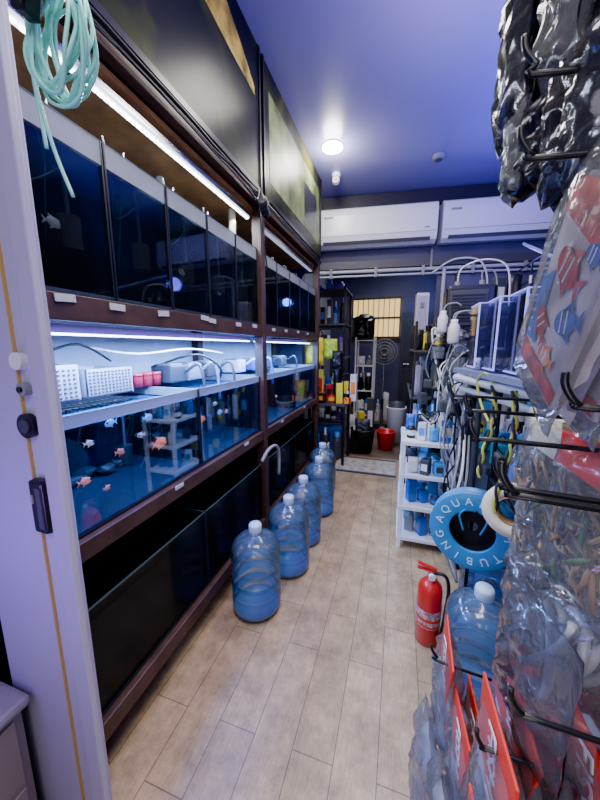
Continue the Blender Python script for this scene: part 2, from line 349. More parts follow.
for k,(a,b) in enumerate(((.3,1.87),(1.91,3.33))):
    t=B('fascia_sign_panel'); t.lim((FX-.03,a,2.32),(FX+.005,b,3.045),fm)
    t.lim((FX-.035,a,2.30),(FX+.012,b,2.325),blackm)
    for y in (a+.008,b-.008): t.lim((FX-.03,y-.01,2.32),(FX+.012,y+.01,3.045),blackm)
    if k==0:
        n=20; vs=[]
        for i in range(n+1):
            u=i/n; y=.75+1.05*u; zc=2.97-.18*u*u; h=.02+.09*math.sin(math.pi*u)
            vs+=[(FX+.0062,y,min(3.04,zc+h)),(FX+.0062,y,zc-h)]
        t.add(vs,[(2*i,2*i+1,2*i+3,2*i+2) for i in range(n)],gold)
    else:
        t.lim((FX+.005,2.0,2.42),(FX+.0065,3.25,2.92),oliv)
        t.lim((FX+.0065,2.75,2.5),(FX+.0075,3.15,2.78),mat('dark_print',(.02,.02,.03),.3))
    t.done()
cb=B('cable_bundle')
for k in range(3):
    pts=[(FX+.02,.5+i*.14,2.27-.012*k+random.uniform(-.008,.008)) for i in range(21)]
    cb.tube(pts,.007-.0015*k,black)
cb.tube([(FX+.015,1.75,2.25),(FX+.03,1.80,2.18),(FX+.015,1.86,2.05),(FX+.02,1.9,1.9)],.005,black)
cb.tube([(FX+.015,1.6,2.25),(FX+.05,1.7,2.2),(FX+.03,1.78,2.28)],.005,black)
cb.ell((FX+.03,1.84,2.22),(.025,.06,.05),black,jit=.8,seed=3)
cb.done()
dh=B('drain_hose'); dh.tube([(-.80,1.72,.68),(-.78,1.78,.74),(-.77,1.88,.74),(-.775,1.95,.66),(-.78,1.96,.5)],.011,grey); dh.done()
fcol=[mat('fish_orange_glow',(.95,.25,.06),.35,emi=(1,.18,.05),es=.7),mat('fish_pale_glow',(.85,.8,.75),.35,emi=(.7,.6,.65),es=.3),mat('fish_pink_glow',(.85,.35,.3),.35,emi=(.9,.25,.2),es=.45),mat('fish_blue_glow',(.1,.35,.75),.3,emi=(.1,.35,.9),es=.9)]  # fish colours glow on their own so they show in the dark tanks
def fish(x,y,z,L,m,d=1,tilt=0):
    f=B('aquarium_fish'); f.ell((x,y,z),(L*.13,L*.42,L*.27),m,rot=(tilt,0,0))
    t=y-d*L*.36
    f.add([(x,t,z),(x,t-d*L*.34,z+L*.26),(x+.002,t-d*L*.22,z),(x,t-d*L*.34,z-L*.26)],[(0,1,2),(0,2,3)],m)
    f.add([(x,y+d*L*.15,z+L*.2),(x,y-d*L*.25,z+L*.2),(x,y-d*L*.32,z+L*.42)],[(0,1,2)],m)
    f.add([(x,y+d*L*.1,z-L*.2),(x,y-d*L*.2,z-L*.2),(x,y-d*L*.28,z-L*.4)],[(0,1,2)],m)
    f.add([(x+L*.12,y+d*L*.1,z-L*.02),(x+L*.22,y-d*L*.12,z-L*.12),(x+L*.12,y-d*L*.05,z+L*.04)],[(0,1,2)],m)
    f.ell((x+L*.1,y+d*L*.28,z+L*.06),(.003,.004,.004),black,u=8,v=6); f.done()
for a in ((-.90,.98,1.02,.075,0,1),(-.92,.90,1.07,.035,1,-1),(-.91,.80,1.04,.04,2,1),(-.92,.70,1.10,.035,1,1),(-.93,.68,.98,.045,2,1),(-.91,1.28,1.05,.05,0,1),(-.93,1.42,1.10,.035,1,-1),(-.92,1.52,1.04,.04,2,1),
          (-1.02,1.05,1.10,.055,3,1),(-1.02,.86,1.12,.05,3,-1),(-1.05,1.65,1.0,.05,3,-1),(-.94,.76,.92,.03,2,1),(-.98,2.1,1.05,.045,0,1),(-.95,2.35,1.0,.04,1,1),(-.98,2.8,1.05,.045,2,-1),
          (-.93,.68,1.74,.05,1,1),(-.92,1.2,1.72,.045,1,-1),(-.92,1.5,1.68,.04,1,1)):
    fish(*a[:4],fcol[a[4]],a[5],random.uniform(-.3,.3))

# ---------------------------------------------------------------- water bottles
def wbottle(x,y):
    b=B('water_bottle'); r=.13
    pr=[(0,.004),(.1,0),(.122,.012),(r,.035)]
    z=.05
    for k in range(4):
        pr+=[(r,z),(r,z+.045),(r-.006,z+.055),(r-.006,z+.063),(r,z+.073)]; z+=.075
    pr+=[(r,.355),(r-.006,.375),(.11,.40),(.075,.425),(.04,.44),(.03,.448),(.028,.475)]
    b.lathe(pr,(x,y,0),bottle,32)
    b.lathe([(.032,.445),(.034,.45),(.034,.48),(.03,.49),(0,.492)],(x,y,0),mat('bottle_cap',(.5,.65,.85),.4),20)
    b.lathe([(0,.012),(r-.008,.013),(r-.008,.03)],(x,y,0),mat('bottle_base_blue',(.05,.22,.55),.3),28)
    b.lathe([(r+.0006,.13),(r+.0006,.2)],(x,y,0),clear('bottle_print',(.8,.9,1),.25,(.08,.25,.65),.2),32)
    for k in range(3):
        zz=.08+.075*k; b.lathe([(r-.001,zz+.046),(r-.0065,zz+.056),(r-.0065,zz+.064)],(x,y,-.03),clear('bottle_rib_tint',(.6,.8,.95),.2,(.2,.5,.85),.15),32)
    return b.done()
for x,y in ((-.675,1.35),(-.61,1.69),(-.61,2.00),(-.60,2.42),(-.66,2.80)): wbottle(x,y)
for x,y in ((.36,1.22),(.47,1.52)): wbottle(x,y)

# ---------------------------------------------------------------- ceiling things
c=B('ceiling_downlight'); c.lathe([(.06,0),(.085,-.004),(.085,-.012),(.06,-.014)],(-.62,2.85,3.05),white,32); c.cyl((-.62,2.85,3.045),(-.62,2.85,3.036),.085,lampe,seg=32); c.done()
c=B('smoke_detector'); c.lathe([(.055,0),(.055,-.015),(.035,-.03),(0,-.032)],(.24,3.26,3.05),grey,28); c.lathe([(.03,-.029),(.032,-.034),(0,-.036)],(.24,3.26,3.05),dgrey,20); c.done()
c=B('security_camera'); c.cyl((-.67,3.27,3.05),(-.67,3.27,3.02),.04,white); c.ell((-.67,3.26,2.985),(.038,.038,.038),white); c.cyl((-.67,3.25,2.975),(-.66,3.2,2.965),.024,white); c.cyl((-.66,3.2,2.965),(-.659,3.195,2.964),.018,black); c.done()
def ac(x0,x1,z0,z1):
    e=D.objects.new('air_conditioner',None); C.collection.objects.link(e)
    cx=(x0+x1)/2; q=PW(cx,-.12,0); e.location=(q[0],q[1],0); e.rotation_euler=(0,0,ang); w=(x1-x0)/math.cos(ang)
    b=B('body'); prof=[(.115,z0+.02),(.115,z1),(-.07,z1),(-.10,z1-.02),(-.115,z1-.08),(-.115,z0+.10),(-.09,z0+.03),(-.03,z0)]
    vs=[(-w/2,y,z) for y,z in prof]+[(w/2,y,z) for y,z in prof]; n=len(prof)
    b.add(vs,[(i,(i+1)%n,n+(i+1)%n,n+i) for i in range(n)]+[tuple(range(n))[::-1],tuple(range(n,2*n))],mat('ac_white',(.74,.76,.78),.3))
    b.box((0,-.116,z0+.105),(w*.98,.004,.004),grey); b.box((0,-.085,z0+.04),(w*.9,.02,.035),dgrey,rot=(.45,0,0)); b.box((0,-.098,z0+.055),(w*.88,.006,.02),white,rot=(.4,0,0))
    b.box((w/2-.1,-.117,z0+.14),(.05,.004,.012),grey); b.box((-w/2+.12,-.117,z1-.1),(.1,.003,.02),grey)
    for i in range(24): b.box((-w/2+.05+i*(w-.1)/23,.02,z1+.001),(.006,.14,.004),grey)
    b.done(e)
ac(-.93,.29,2.47,2.86); ac(.34,1.56,2.47,2.86)
p=B('conduit_pipe'); cw=mat('conduit_white',(.5,.53,.58),.4)
for x0,x1,z,r in ((-.95,1.65,2.25,.018),(-.95,1.65,2.2,.012)):
    p.cyl(PW(x0,-.03,z),PW(x1,-.03,z),r,cw)
for x in (-.8,-.3,.2,.7,1.2): p.box(PW(x,-.04,2.23),(.03,.05,.1),grey)
p.cyl(PW(.28,-.03,2.25),PW(.28,-.03,2.45),.014,grey); p.cyl(PW(.42,-.03,0.1),PW(.42,-.03,2.25),.02,cw); p.cyl(PW(.55,-.03,1.2),PW(.55,-.03,2.25),.012,black)
p.tube([PW(.3,-.06,2.2),PW(.5,-.08,2.32),PW(.75,-.08,2.3),PW(.85,-.06,2.1),PW(.83,-.05,1.8)],.01,white); p.done()
p=B('electrical_box'); p.box(PW(.21,-.08,1.77),(.13,.12,.42),white,rot=(0,0,ang),bev=.01); p.box(PW(.21,-.145,1.77),(.1,.01,.36),offw,rot=(0,0,ang),bev=.003); p.box(PW(.21,-.155,1.85),(.04,.012,.05),grey,rot=(0,0,ang)); p.done()

# ---------------------------------------------------------------- back room
wn=B('window_1'); wn.lim((-1.0,6.93,1.62),(-.03,6.99,2.4),mat('window_glow',(.7,.55,.25),.5,emi=(1,.66,.22),es=1.5)) 
for i in range(10): wn.lim((-1.0+i*.107,6.90,1.62),(-.988+i*.107,6.93,2.4),dgrey)
for z in (1.6,2.0,2.4): wn.lim((-1.05,6.89,z-.02),(0,6.93,z+.02),dgrey)
wn.done()
dr=B('door_1'); dr.lim((.02,6.9,0),(.75,6.98,2.1),mat('back_door',(.05,.055,.07),.4),.005); dr.lim((.08,6.88,.2),(.68,6.9,.95),dgrey,.005); dr.lim((.08,6.88,1.1),(.68,6.9,1.95),dgrey,.005); dr.cyl((.1,6.9,1.05),(.1,6.84,1.05),.02,chrome); dr.cyl((.1,6.85,1.05),(.2,6.85,1.05),.01,chrome); dr.done()
sh=B('storage_shelf')
for x in (-1.2,-.72):
    for y in (4.25,4.75): sh.lim((x-.015,y-.015,0),(x+.015,y+.015,2.2),black)
for z in (.35,.8,1.25,1.7,2.15): sh.lim((-1.22,4.22,z-.012),(-.70,4.78,z+.012),dgrey)
sh.done()
def stuff(name,x0,x1,y,z,n,cols,hmax=.25,seed=0,dy=.1,wy=1):
    rr=random.Random(seed); b=B(name); wd=(x1-x0)/n
    for i in range(n):
        cx=x0+wd*(i+.5); h=rr.uniform(.4,1)*hmax; m=rr.choice(cols); k=rr.random(); yy=y+rr.uniform(-dy,dy)*.4; rz=rr.uniform(-.5,.5)
        if k<.38:
            co,si=math.cos(rz),math.sin(rz); ww=wd*.74
            b.box((cx,yy,z+h/2),(ww,ww*1.05,h),m,rot=(0,0,rz),bev=.006)
            b.box((cx+si*ww*.53,yy-co*ww*.53,z+h*.5),(ww*.7,.003,h*.45),rr.choice(cols),rot=(0,0,rz)); b.box((cx-co*ww*.505,yy-si*ww*.505,z+h*.5),(.003,ww*.7,h*.45),rr.choice(cols),rot=(0,0,rz))
        elif k<.6:
            r=wd*.40; b.lathe([(0,0),(r*.95,0),(r,h*.06),(r,h*.68),(r*.85,h*.76),(r*.5,h*.82),(r*.5,h*.84)],(cx,yy,z),m,18); b.lathe([(r*.58,h*.82),(r*.58,h),(0,h)],(cx,yy,z),rr.choice(cols),16); b.lathe([(r*1.01,h*.2),(r*1.01,h*.55)],(cx,yy,z),rr.choice(cols),18)
        elif k<.8:   # small pump: body, head, outlet, cord
            r=wd*.36; b.box((cx,yy,z+h*.25),(r*1.9,r*1.9,h*.5),m,rot=(0,0,rz),bev=.006); b.cyl((cx,yy,z+h*.5),(cx,yy,z+h*.78),r*.7,rr.choice(cols)); b.cyl((cx,yy,z+h*.78),(cx,yy,z+h),r*.25,white)
            b.tube([(cx,yy-r,z+h*.3),(cx-r*.8,yy-r*1.3,z+h*.5),(cx-r*.3,yy-r*1.2,z+h*.75),(cx+r*.9,yy-r,z+h*.35),(cx+r*.5,yy-r*1.2,z+.01)],.004,black)
        else:
            b.bag((cx,yy,z+h/2),wd*.9,h,wd*.6,m,seed=seed+i,nx=8,nz=8,rz=rz)
    b.done()
pal=[white,black,blue,sky,dgrey,grey,white,yellow,grey,teal,black,offw]
dark=[black,dgrey,grey,blue,purple,black,white,white]
for i,z in enumerate((.362,.812,1.262,1.712)): stuff('storage_box_stack',-1.18,-.74,4.4,z,5,dark,.36,seed=20+i)
stuff('storage_box_stack',-1.18,-.74,4.4,2.162,3,[purple,black,blue],.25,seed=31)
ws=B('wire_stand')
for x in (-.66,-.38):
    for y in (5.0,5.3): ws.cyl((x,y,0),(x,y,1.55),.014,white)
for z in (.3,.7,1.1,1.5):
    for k in range(6): ws.cyl((-.66,5.0+.06*k,z),(-.38,5.0+.06*k,z),.006,white)
    ws.cyl((-.66,5.0,z),(-.66,5.3,z),.008,white); ws.cyl((-.38,5.0,z),(-.38,5.3,z),.008,white)
ws.done()
for i,z in enumerate((.312,.712,1.112)): stuff('stand_goods',-.64,-.4,5.15,z,2,[black,white,blue,grey],.34,seed=41+i)
um=B('black_bag_heap'); um.bag((-.56,5.1,1.68),.34,.34,.2,black,seed=9); um.ell((-.56,5.15,1.84),(.16,.13,.06),black,jit=.8,seed=4); um.done()
fn=B('pedestal_fan'); fx,fy,fz=-.24,5.5,1.32
fn.lathe([(0,0),(.2,0),(.2,.02),(.05,.05),(.02,.06),(.02,.5)],(fx,fy,0.006),black,28); fn.cyl((fx,fy,.5),(fx,fy,fz),.013,chrome); fn.cyl((fx,fy+.02,fz),(fx,fy+.14,fz),.07,black)
for rr_,yy in ((.21,-.04),(.16,-.065),(.11,-.075),(.06,-.08),(.21,.0)):
    fn.tube([(fx+rr_*math.cos(a),fy+yy,fz+rr_*math.sin(a)) for a in [2*math.pi*i/16 for i in range(16)]],.006,grey,6,3,True)
for i in range(24):
    a=2*math.pi*i/24; fn.tube([(fx+.03*math.cos(a),fy-.08,fz+.03*math.sin(a)),(fx+.13*math.cos(a),fy-.075,fz+.13*math.sin(a)),(fx+.21*math.cos(a),fy-.03,fz+.21*math.sin(a)),(fx+.12*math.cos(a),fy+.06,fz+.12*math.sin(a))],.0025,grey,4,2)
for i in range(4):
    a=math.pi/2*i; ca,sa=math.cos(a),math.sin(a)
    P=lambda r,t,dy:(fx+r*ca-t*sa,fy+dy,fz+r*sa+t*ca)
    fn.add([P(.03,-.02,-.02),P(.17,-.07,-.035),P(.185,.05,.0),P(.03,.03,.01)],[(0,1,2,3)],dgrey)
fn.cyl((fx,fy-.03,fz),(fx,fy+.02,fz),.03,dgrey); fn.done()
stuff('floor_stock',-.55,0,6.0,0.006,4,[black,dgrey,white,brown],.9,seed=44); stuff('floor_stock',-1.2,-.6,6.3,0.006,4,[brown,grey,white,black],1.3,seed=46)
stuff('floor_stock',.2,.9,5.6,0.006,4,[brown,grey,white,black],1.4,seed=47)
tb=B('trash_bin'); tb.lathe([(0,0),(.11,0),(.14,.5),(.15,.51),(.15,.53),(.135,.53),(.105,.02),(0,.02)],(.0,4.7,.006),white,28); tb.lathe([(.13,.5),(.1,.6),(0,.62)],(.0,4.7,.006),dgrey,20); tb.done()
cs=B('side_table'); cs.lim((-1.12,3.48,.72),(-.56,3.9,.745),dgrey)
for x in (-1.1,-.58):
    for y in (3.5,3.88): cs.lim((x-.015,y-.015,0),(x+.015,y+.015,.72),black)
cs.done()
stuff('cleaning_supplies',-1.06,-.62,3.7,0,3,[sky,blue,dgrey,white],.55,seed=51); stuff('cleaning_supplies',-.6,-.44,3.98,0.006,1,[black,blue,dgrey],.5,seed=58)
warm=[yellow,orange,red,yellow,lime,black]
stuff('tool_bags',-1.1,-.50,3.6,.746,6,warm,.24,seed=53); stuff('tool_bags',-1.08,-.46,3.8,.746,6,[yellow,white,orange,black,red],.46,seed=56)
stuff('tool_bags',-.7,-.3,4.6,.006,3,[yellow,red,orange,blue,dgrey,white],.75,seed=59); stuff('tool_bags',-.66,-.3,4.35,.006,3,[dgrey,blue,red,white,yellow],.5,seed=66)
cs=B('hanging_yellow_bag'); cs.bag((-.92,3.45,1.35),.2,.3,.1,yellow,seed=7); cs.bag((-.75,3.5,1.38),.16,.22,.08,lime,seed=8); cs.bag((-.66,3.46,1.26),.12,.2,.07,black,seed=18); cs.tube([(-1.0,3.45,1.5),(-.9,3.45,1.62),(-.8,3.48,1.5)],.006,black); cs.cyl((-1.1,3.47,1.6),(-.6,3.47,1.6),.01,blackm); cs.done()
bk=B('black_bucket'); bk.lathe([(0,0),(.13,0),(.16,.3),(.17,.31),(.16,.32),(.15,.3),(.12,.02),(0,.02)],(-.42,4.1,.006),black,26); bk.tube([(-.58,4.1,.3),(-.42,4.02,.2),(-.26,4.1,.3)],.004,grey); bk.bag((-.42,4.1,.36),.2,.2,.18,dgrey,seed=5); bk.done()
bk=B('red_bucket'); bk.lathe([(0,0),(.10,0),(.125,.24),(.135,.25),(.125,.26),(.115,.24),(.09,.02),(0,.02)],(-.12,4.3,.006),red,26); bk.tube([(-.25,4.3,.25),(-.12,4.22,.16),(.01,4.3,.25)],.004,grey); bk.done()
st=B('blue_crate'); st.lim((-1.05,4.0,.006),(-.7,4.2,.3),blue)
for i in range(6): st.lim((-1.04+i*.058,3.995,.06),(-1.01+i*.058,4.0,.26),dgrey)
st.lim((-1.07,3.98,.29),(-.68,4.22,.32),blue); st.done()
mt=B('door_mat'); mtm=mat('mat_fabric',(.42,.38,.31),.9,var=.35,vscale=16,bump=.4,bscale=120)
mt.lim((-.66,3.36,0.0),(.03,3.80,.012),mtm,.004)
mt.lim((-.66,3.34,0),(.03,3.37,.014),dgrey); mt.lim((-.66,3.79,0),(.03,3.82,.014),dgrey)
mt.done()

# ---------------------------------------------------------------- right side, mid distance
sr=B('plastic_shelf_rack')
X0,X1,Y0,Y1=.06,.36,2.12,2.5
for x in (X0,X1):
    for y in (Y0,Y1): sr.lim((x-.014,y-.014,0),(x+.014,y+.014,.78),white,.004)
for z in (.08,.31,.54,.77):
    sr.lim((X0-.01,Y0-.01,z-.012),(X1+.01,Y1+.01,z+.0),white,.003); sr.lim((X0-.015,Y0-.018,z-.016),(X1+.015,Y0-.006,z+.012),white,.003); sr.lim((X0-.018,Y0,z-.016),(X0-.006,Y1,z+.012),white,.003)
sr.done()
bl=[sky,blue,grey,white,dgrey,dgrey,teal,white]
for i,z in enumerate((.082,.312,.542)):
    stuff('shelf_goods',.09,.33,2.2,z,3,[[dgrey,blue,grey],[sky,blue,blue,dgrey],[dgrey,sky,white,black]][i],.17,seed=61+i); stuff('shelf_goods',.09,.33,2.4,z,3,bl,.19,seed=171+i)
stuff('shelf_goods',.07,.36,2.22,.772,4,[sky,white,blue,cream,black],.15,seed=64); stuff('shelf_goods',.07,.36,2.4,.772,4,[white,black,grey,blue,dgrey],.3,seed=66)
lb=B('coiled_cable')
for k in range(4): lb.tube([(.2+.06*math.cos(a)+.005*k,2.2+.05*math.sin(a),.93+.03*math.sin(2*a+k)+.008*k) for a in [2*math.pi*i/10 for i in range(10)]],.005,[black,white,grey,black][k],6,3,True)
lb.done()
ct=B('shop_counter'); ct.lim((.46,1.75,.74),(1.0,3.6,.78),dgrey,.004); ct.lim((.48,1.78,.02),(.98,3.58,.74),mat('counter_side',(.05,.055,.07),.5))
ct.done()
for i,y in enumerate((1.85,2.1,2.4,2.75,3.1,3.45)): stuff('pump_boxes',.48,.98,y,.781,4,pal,.38,seed=71+i,dy=.04)
st=B('low_bench')
for z in (.5,.98,1.36): st.lim((.1,2.65,z),(.42,3.7,z+.015),dgrey)
for x in (.12,.4):
    for y in (2.68,3.2,3.68): st.lim((x-.01,y-.01,0),(x+.01,y+.01,1.6),blackm)
st.done()
hw=[black,dgrey,white,white,grey,grey,yellow,sky,offw,black]
for i,y in enumerate((2.78,3.05,3.35,3.6)):
    stuff('filter_boxes',.12,.40,y,0,3,pal,.44,seed=91+i,dy=.03); stuff('filter_boxes',.12,.40,y,.516,3,hw,.42,seed=191+i,dy=.03)
    stuff('filter_boxes',.12,.40,y,.996,4,hw,.32,seed=291+i,dy=.03); stuff('filter_boxes',.12,.40,y,1.376,4,hw,.26,seed=395+i,dy=.03)
gr=B('display_grid')
for y in (1.7,2.2,2.7,3.2,3.6): gr.cyl((1.02,y,.79),(1.02,y,2.1),.008,blackm)
for z in (1.2,1.45,1.7,1.95,2.1): gr.cyl((1.02,1.65,z),(1.02,3.65,z),.006,blackm)
gr.done()
sf=B('goods_shelf')
for z in (1.28,1.66): 
    sf.lim((.64,2.0,z-.012),(1.0,3.6,z),dgrey)
    for y in (2.05,2.8,3.55): sf.cyl((1.0,y,z-.015),(.66,y,z-.015),.01,blackm)
sf.done()
for i,(y,z) in enumerate(((2.1,1.281),(2.4,1.281),(2.75,1.281),(3.15,1.281),(3.5,1.281),(2.9,1.661),(3.3,1.661))):
    stuff('aquarium_supplies',.66,.98,y,z,3,[white,black,dgrey,black,sky,grey,cream,dgrey],.33,seed=101+i,dy=.03)
bu=B('water_chiller'); cx,cy,cz=.46,2.62,1.63
bu.box((cx,cy,cz),(.32,.24,.40),black,bev=.025); bu.box((cx-.02,cy-.125,cz+.04),(.24,.012,.24),dgrey,bev=.004)
for i in range(9): bu.box((cx-.02,cy-.134,cz-.05+i*.022),(.21,.006,.008),black)
bu.box((cx-.02,cy-.128,cz-.14),(.18,.012,.05),grey,bev=.004); bu.cyl((cx-.05,cy-.13,cz-.14),(cx-.05,cy-.15,cz-.14),.014,white)
bu.cyl((cx-.08,cy,cz+.2),(cx-.08,cy,cz+.24),.02,grey); bu.cyl((cx+.08,cy,cz+.2),(cx+.08,cy,cz+.24),.02,grey)
bu.tube([(cx-.08,cy,cz+.24),(cx-.06,cy-.02,cz+.33),(cx+.08,cy-.05,cz+.37),(cx+.22,cy-.05,cz+.3),(cx+.25,cy-.05,cz+.0)],.006,white)
bu.tube([(cx+.08,cy,cz+.24),(cx+.08,cy,cz+.30),(cx+.16,cy,cz+.28),(cx+.2,cy,cz)],.006,hose)
bu.tube([(cx-.15,cy-.1,cz-.15),(cx-.24,cy-.12,cz-.1),(cx-.2,cy-.15,cz-.35),(cx-.12,cy-.2,cz-.6)],.007,white)
bu.lim((cx-.16,cy-.02,cz-.22),(cx+.2,cy+.1,cz-.2),grey); bu.done()
# protein skimmers / reactors hung by the aisle
cupm=clear('skimmer_cup',(.85,.9,.95),.2,(.5,.55,.6),.08)
for x,y,z,h in ((.33,2.02,1.0,.36),(.27,2.5,1.08,.34),(.38,2.3,1.12,.34)):
    ps=B('protein_skimmer'); ps.lathe([(0,0),(.05,0),(.055,.01),(.055,.03),(.042,.04),(.042,h*.55),(.03,h*.66),(.022,h*.72)],(x,y,z),black,22); ps.lathe([(.05,h*.7),(.05,h*.95)],(x,y,z),cupm,22); ps.lathe([(.053,h*.95),(.053,h),(0,h)],(x,y,z),black,22); ps.lathe([(.022,h*.68),(.05,h*.7)],(x,y,z),dgrey,22)
    ps.box((x-.055,y-.02,z+.05),(.06,.05,.07),dgrey,bev=.01); ps.tube([(x-.05,y-.03,z+.09),(x-.08,y-.03,z+.2),(x-.03,y-.05,z+h+.04),(x+.05,y,z+h+.02)],.005,hose); ps.lim((x+.03,y-.015,z+h*.5),(x+.10,y+.015,z+h*.54),blackm); ps.done()
hs=B('hanging_hose')
def arc(a,b,sag,n=6,sx=0):
    a=Vector(a);b=Vector(b); return [a.lerp(b,i/n)+Vector((sx*math.sin(math.pi*i/n),0,sag*math.sin(math.pi*i/n))) for i in range(n+1)]
rr=random.Random(3)
for a,b,s,r,m in (((.36,2.4,1.45),(.34,2.2,1.0),-.1,.005,white),((.4,2.3,1.4),(.36,1.9,.8),-.15,.006,hose),
                  ((.5,2.2,1.4),(.3,2.0,1.0),.12,.005,grey),((.35,2.5,1.4),(.25,2.5,1.0),.1,.006,black)):
    hs.tube(arc(a,b,s),r,m)
for k in range(20):
    y=rr.uniform(1.6,2.5); x=.26+.05*rr.random()+.05*(y-1.6)
    hs.tube([(x+.1,y+.1,rr.uniform(1.22,1.42)),(x+rr.uniform(-.07,.06),y,rr.uniform(1.1,1.34)),(x+rr.uniform(-.06,.08),y-.07,rr.uniform(.9,1.12)),(x+rr.uniform(-.04,.1),y+rr.uniform(-.12,.05),rr.uniform(.6,.9)),(x+.1,y-.06,rr.uniform(.3,.7))],rr.choice([.0035,.0045,.0055]),rr.choice([white,hose,hose,black,grey,hose]))
for k in range(3):
    hs.tube([(.30+.02*k,1.62,.98),(.28+.02*k,1.5,.9-.05*k),(.25+.02*k,1.45,.7),(.24+.02*k,1.42,.5),(.30,1.4,.35)],.006,[hose,white,hose][k])
hs.done()
cf=B('canister_filter')
for x,y,z,m in ((.30,2.55,1.02,white),(.32,2.2,1.42,white),(.34,2.42,1.44,dgrey),(.28,2.45,1.5,white),(.3,2.2,.98,grey),(.33,1.88,1.12,white)):
    cf.lathe([(0,0),(.03,0),(.035,.015),(.035,.10),(.028,.115),(.02,.13),(.02,.15),(0,.15)],(x,y,z),m,20); cf.cyl((x-.035,y,z+.11),(x+.035,y,z+.11),.008,black); cf.tube([(x,y,z+.15),(x+.02,y,z+.19),(x+.08,y,z+.2),(x+.11,y,z+.18)],.006,grey)
cf.done()
po=B('equipment_post')
for y in (2.0,): po.cyl((.42,y,0.0),(.42,y,1.6),.014,blackm)
for z in (1.0,1.25,1.5): po.cyl((.42,1.75,z),(.42,2.6,z),.01,blackm)
po.done()
for i,(y,z,m) in enumerate(((1.95,1.42,blackbag),(2.12,.98,film),(2.4,1.15,blackbag),(1.85,1.28,white))):
    b=B('hanging_pack'); b.bag((.39,y,z),.09,.13,.04,m,rz=R(100),seed=200+i); b.box((.38,y,z),(.012,.055,.06),[sky,white,dgrey,grey,cream][i%5],bev=.002); b.done()

# acrylic display boxes on a rail, lit blue
ax=B('acrylic_display_box')
for k in range(4):
    y0=1.0+k*.17; x1=.60; z0,z1=1.31,1.58; y1=y0+.155; x0=.40-.03*k
    for a,b in (((x0,y0,z0),(x0+.005,y1,z1)),((x1,y0,z0),(x1+.005,y1,z1)),((x0,y0,z0),(x1,y0+.005,z1)),((x0,y1,z0),(x1,y1+.005,z1)),((x0,y0,z0),(x1,y1,z0+.005))): ax.lim(a,b,acry)
    em=mat('acrylic_edge_glow',(.35,.4,1),.2,emi=(.35,.36,1),es=1.0)  # edges emit blue themselves; the glow is put into the material
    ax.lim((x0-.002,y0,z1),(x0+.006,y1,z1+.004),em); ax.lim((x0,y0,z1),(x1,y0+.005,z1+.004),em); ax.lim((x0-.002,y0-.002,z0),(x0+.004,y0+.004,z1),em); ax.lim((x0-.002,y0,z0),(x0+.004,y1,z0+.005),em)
    ax.bag(((x0+x1)/2,(y0+y1)/2,z0+.05),.12,.08,.07,film,seed=300+k,nx=8,nz=8)
ax.done()
rl=B('support_pipe'); pw_=mat('pipe_white',(.62,.64,.68),.25); rl.cyl((.27,1.66,1.255),(.43,.99,1.255),.018,pw_); rl.cyl((.30,1.68,1.20),(.45,.99,1.20),.013,pw_); rl.cyl((.62,1.66,1.255),(.70,.99,1.255),.018,pw_)
rl.add([(.26,1.70,1.278),(.38,.99,1.278),(.68,.99,1.278),(.68,1.70,1.278),(.26,1.70,1.30),(.38,.99,1.30),(.68,.99,1.30),(.68,1.70,1.30)],[(0,3,2,1),(4,5,6,7),(0,1,5,4),(1,2,6,5),(2,3,7,6),(3,0,4,7)],mat('shelf_glass',(.2,.22,.4),.3))
rl.cyl((.38,1.66,0),(.38,1.66,1.255),.014,dgrey); rl.cyl((.66,1.66,0),(.66,1.66,1.255),.014,dgrey); rl.cyl((.62,1.0,0),(.62,1.0,1.255),.014,dgrey); rl.done()
rd=B('slanted_rail'); rd.cyl((.75,1.2,1.5),(1.0,3.4,2.3),.012,mat('rail_blue',(.3,.35,.6),.3)); rd.cyl((.62,1.0,1.255),(.75,1.2,1.5),.012,dgrey); rd.done()
sg=B('braided_cord')
cordm=mat('cord_yellow',(.42,.5,.08),.6); cordd=mat('cord_black',(.02,.02,.02),.6)
for j,(x,y,zt,zb) in enumerate(((.335,1.30,1.26,.90),(.36,1.16,1.26,.83))):
    n=26
    for ph,m in ((0,cordm),(math.pi,cordd)):
        sg.tube([(x+.006*math.cos(i*.9+ph)+.015*math.sin(i*.2),y+.006*math.sin(i*.9+ph),zt+(zb-zt)*i/n) for i in range(n+1)],.005,m,6,3)
sg.tube([(.335,1.3,1.27),(.32,1.36,1.30),(.31,1.42,1.26),(.32,1.38,1.18),(.335,1.3,1.12)],.005,cordm)
sg.done()
ring=D.objects.new('hose_reel',None); ring.location=(.325,1.34,.645); ring.rotation_euler=(R(86),0,R(-14)); C.collection.objects.link(ring)
b=B('rim'); ringm=mat('reel_blue',(.02,.22,.5),.35)
b.lathe([(.085,-.004),(.165,-.004),(.165,.006),(.16,.008),(.09,.008),(.085,.006),(.085,-.004)],(0,0,0),ringm,48)
b.lathe([(.085,-.06),(.165,-.06),(.165,-.068),(.085,-.068),(.085,-.06)],(0,0,0),ringm,48); b.lathe([(.086,-.06),(.086,0)],(0,0,0),black,40); b.lathe([(.02,-.05),(.085,-.05)],(0,0,0),black,40)
for k in range(5): b.tube([((.1+.011*k)*math.cos(a),(.1+.011*k)*math.sin(a),-.012-.01*(k%3)) for a in [2*math.pi*i/20 for i in range(20)]],.005,hose,6,2,True)
for sx in (-1,1): b.tube([(sx*.03,-.005,.006),(sx*.05,.06,.012),(sx*.03,.09,.01)],.004,ringm)
b.done(ring)
for i,ch in enumerate("AQUARIUM TUBING"):
    a=R(170-i*23.5)
    if ch!=' ': text(ch,.045,(.125*math.cos(a),.125*math.sin(a),.009),(0,0,a-math.pi/2),mat('ring_text',(.55,.75,.85),.4),ring,'letter')
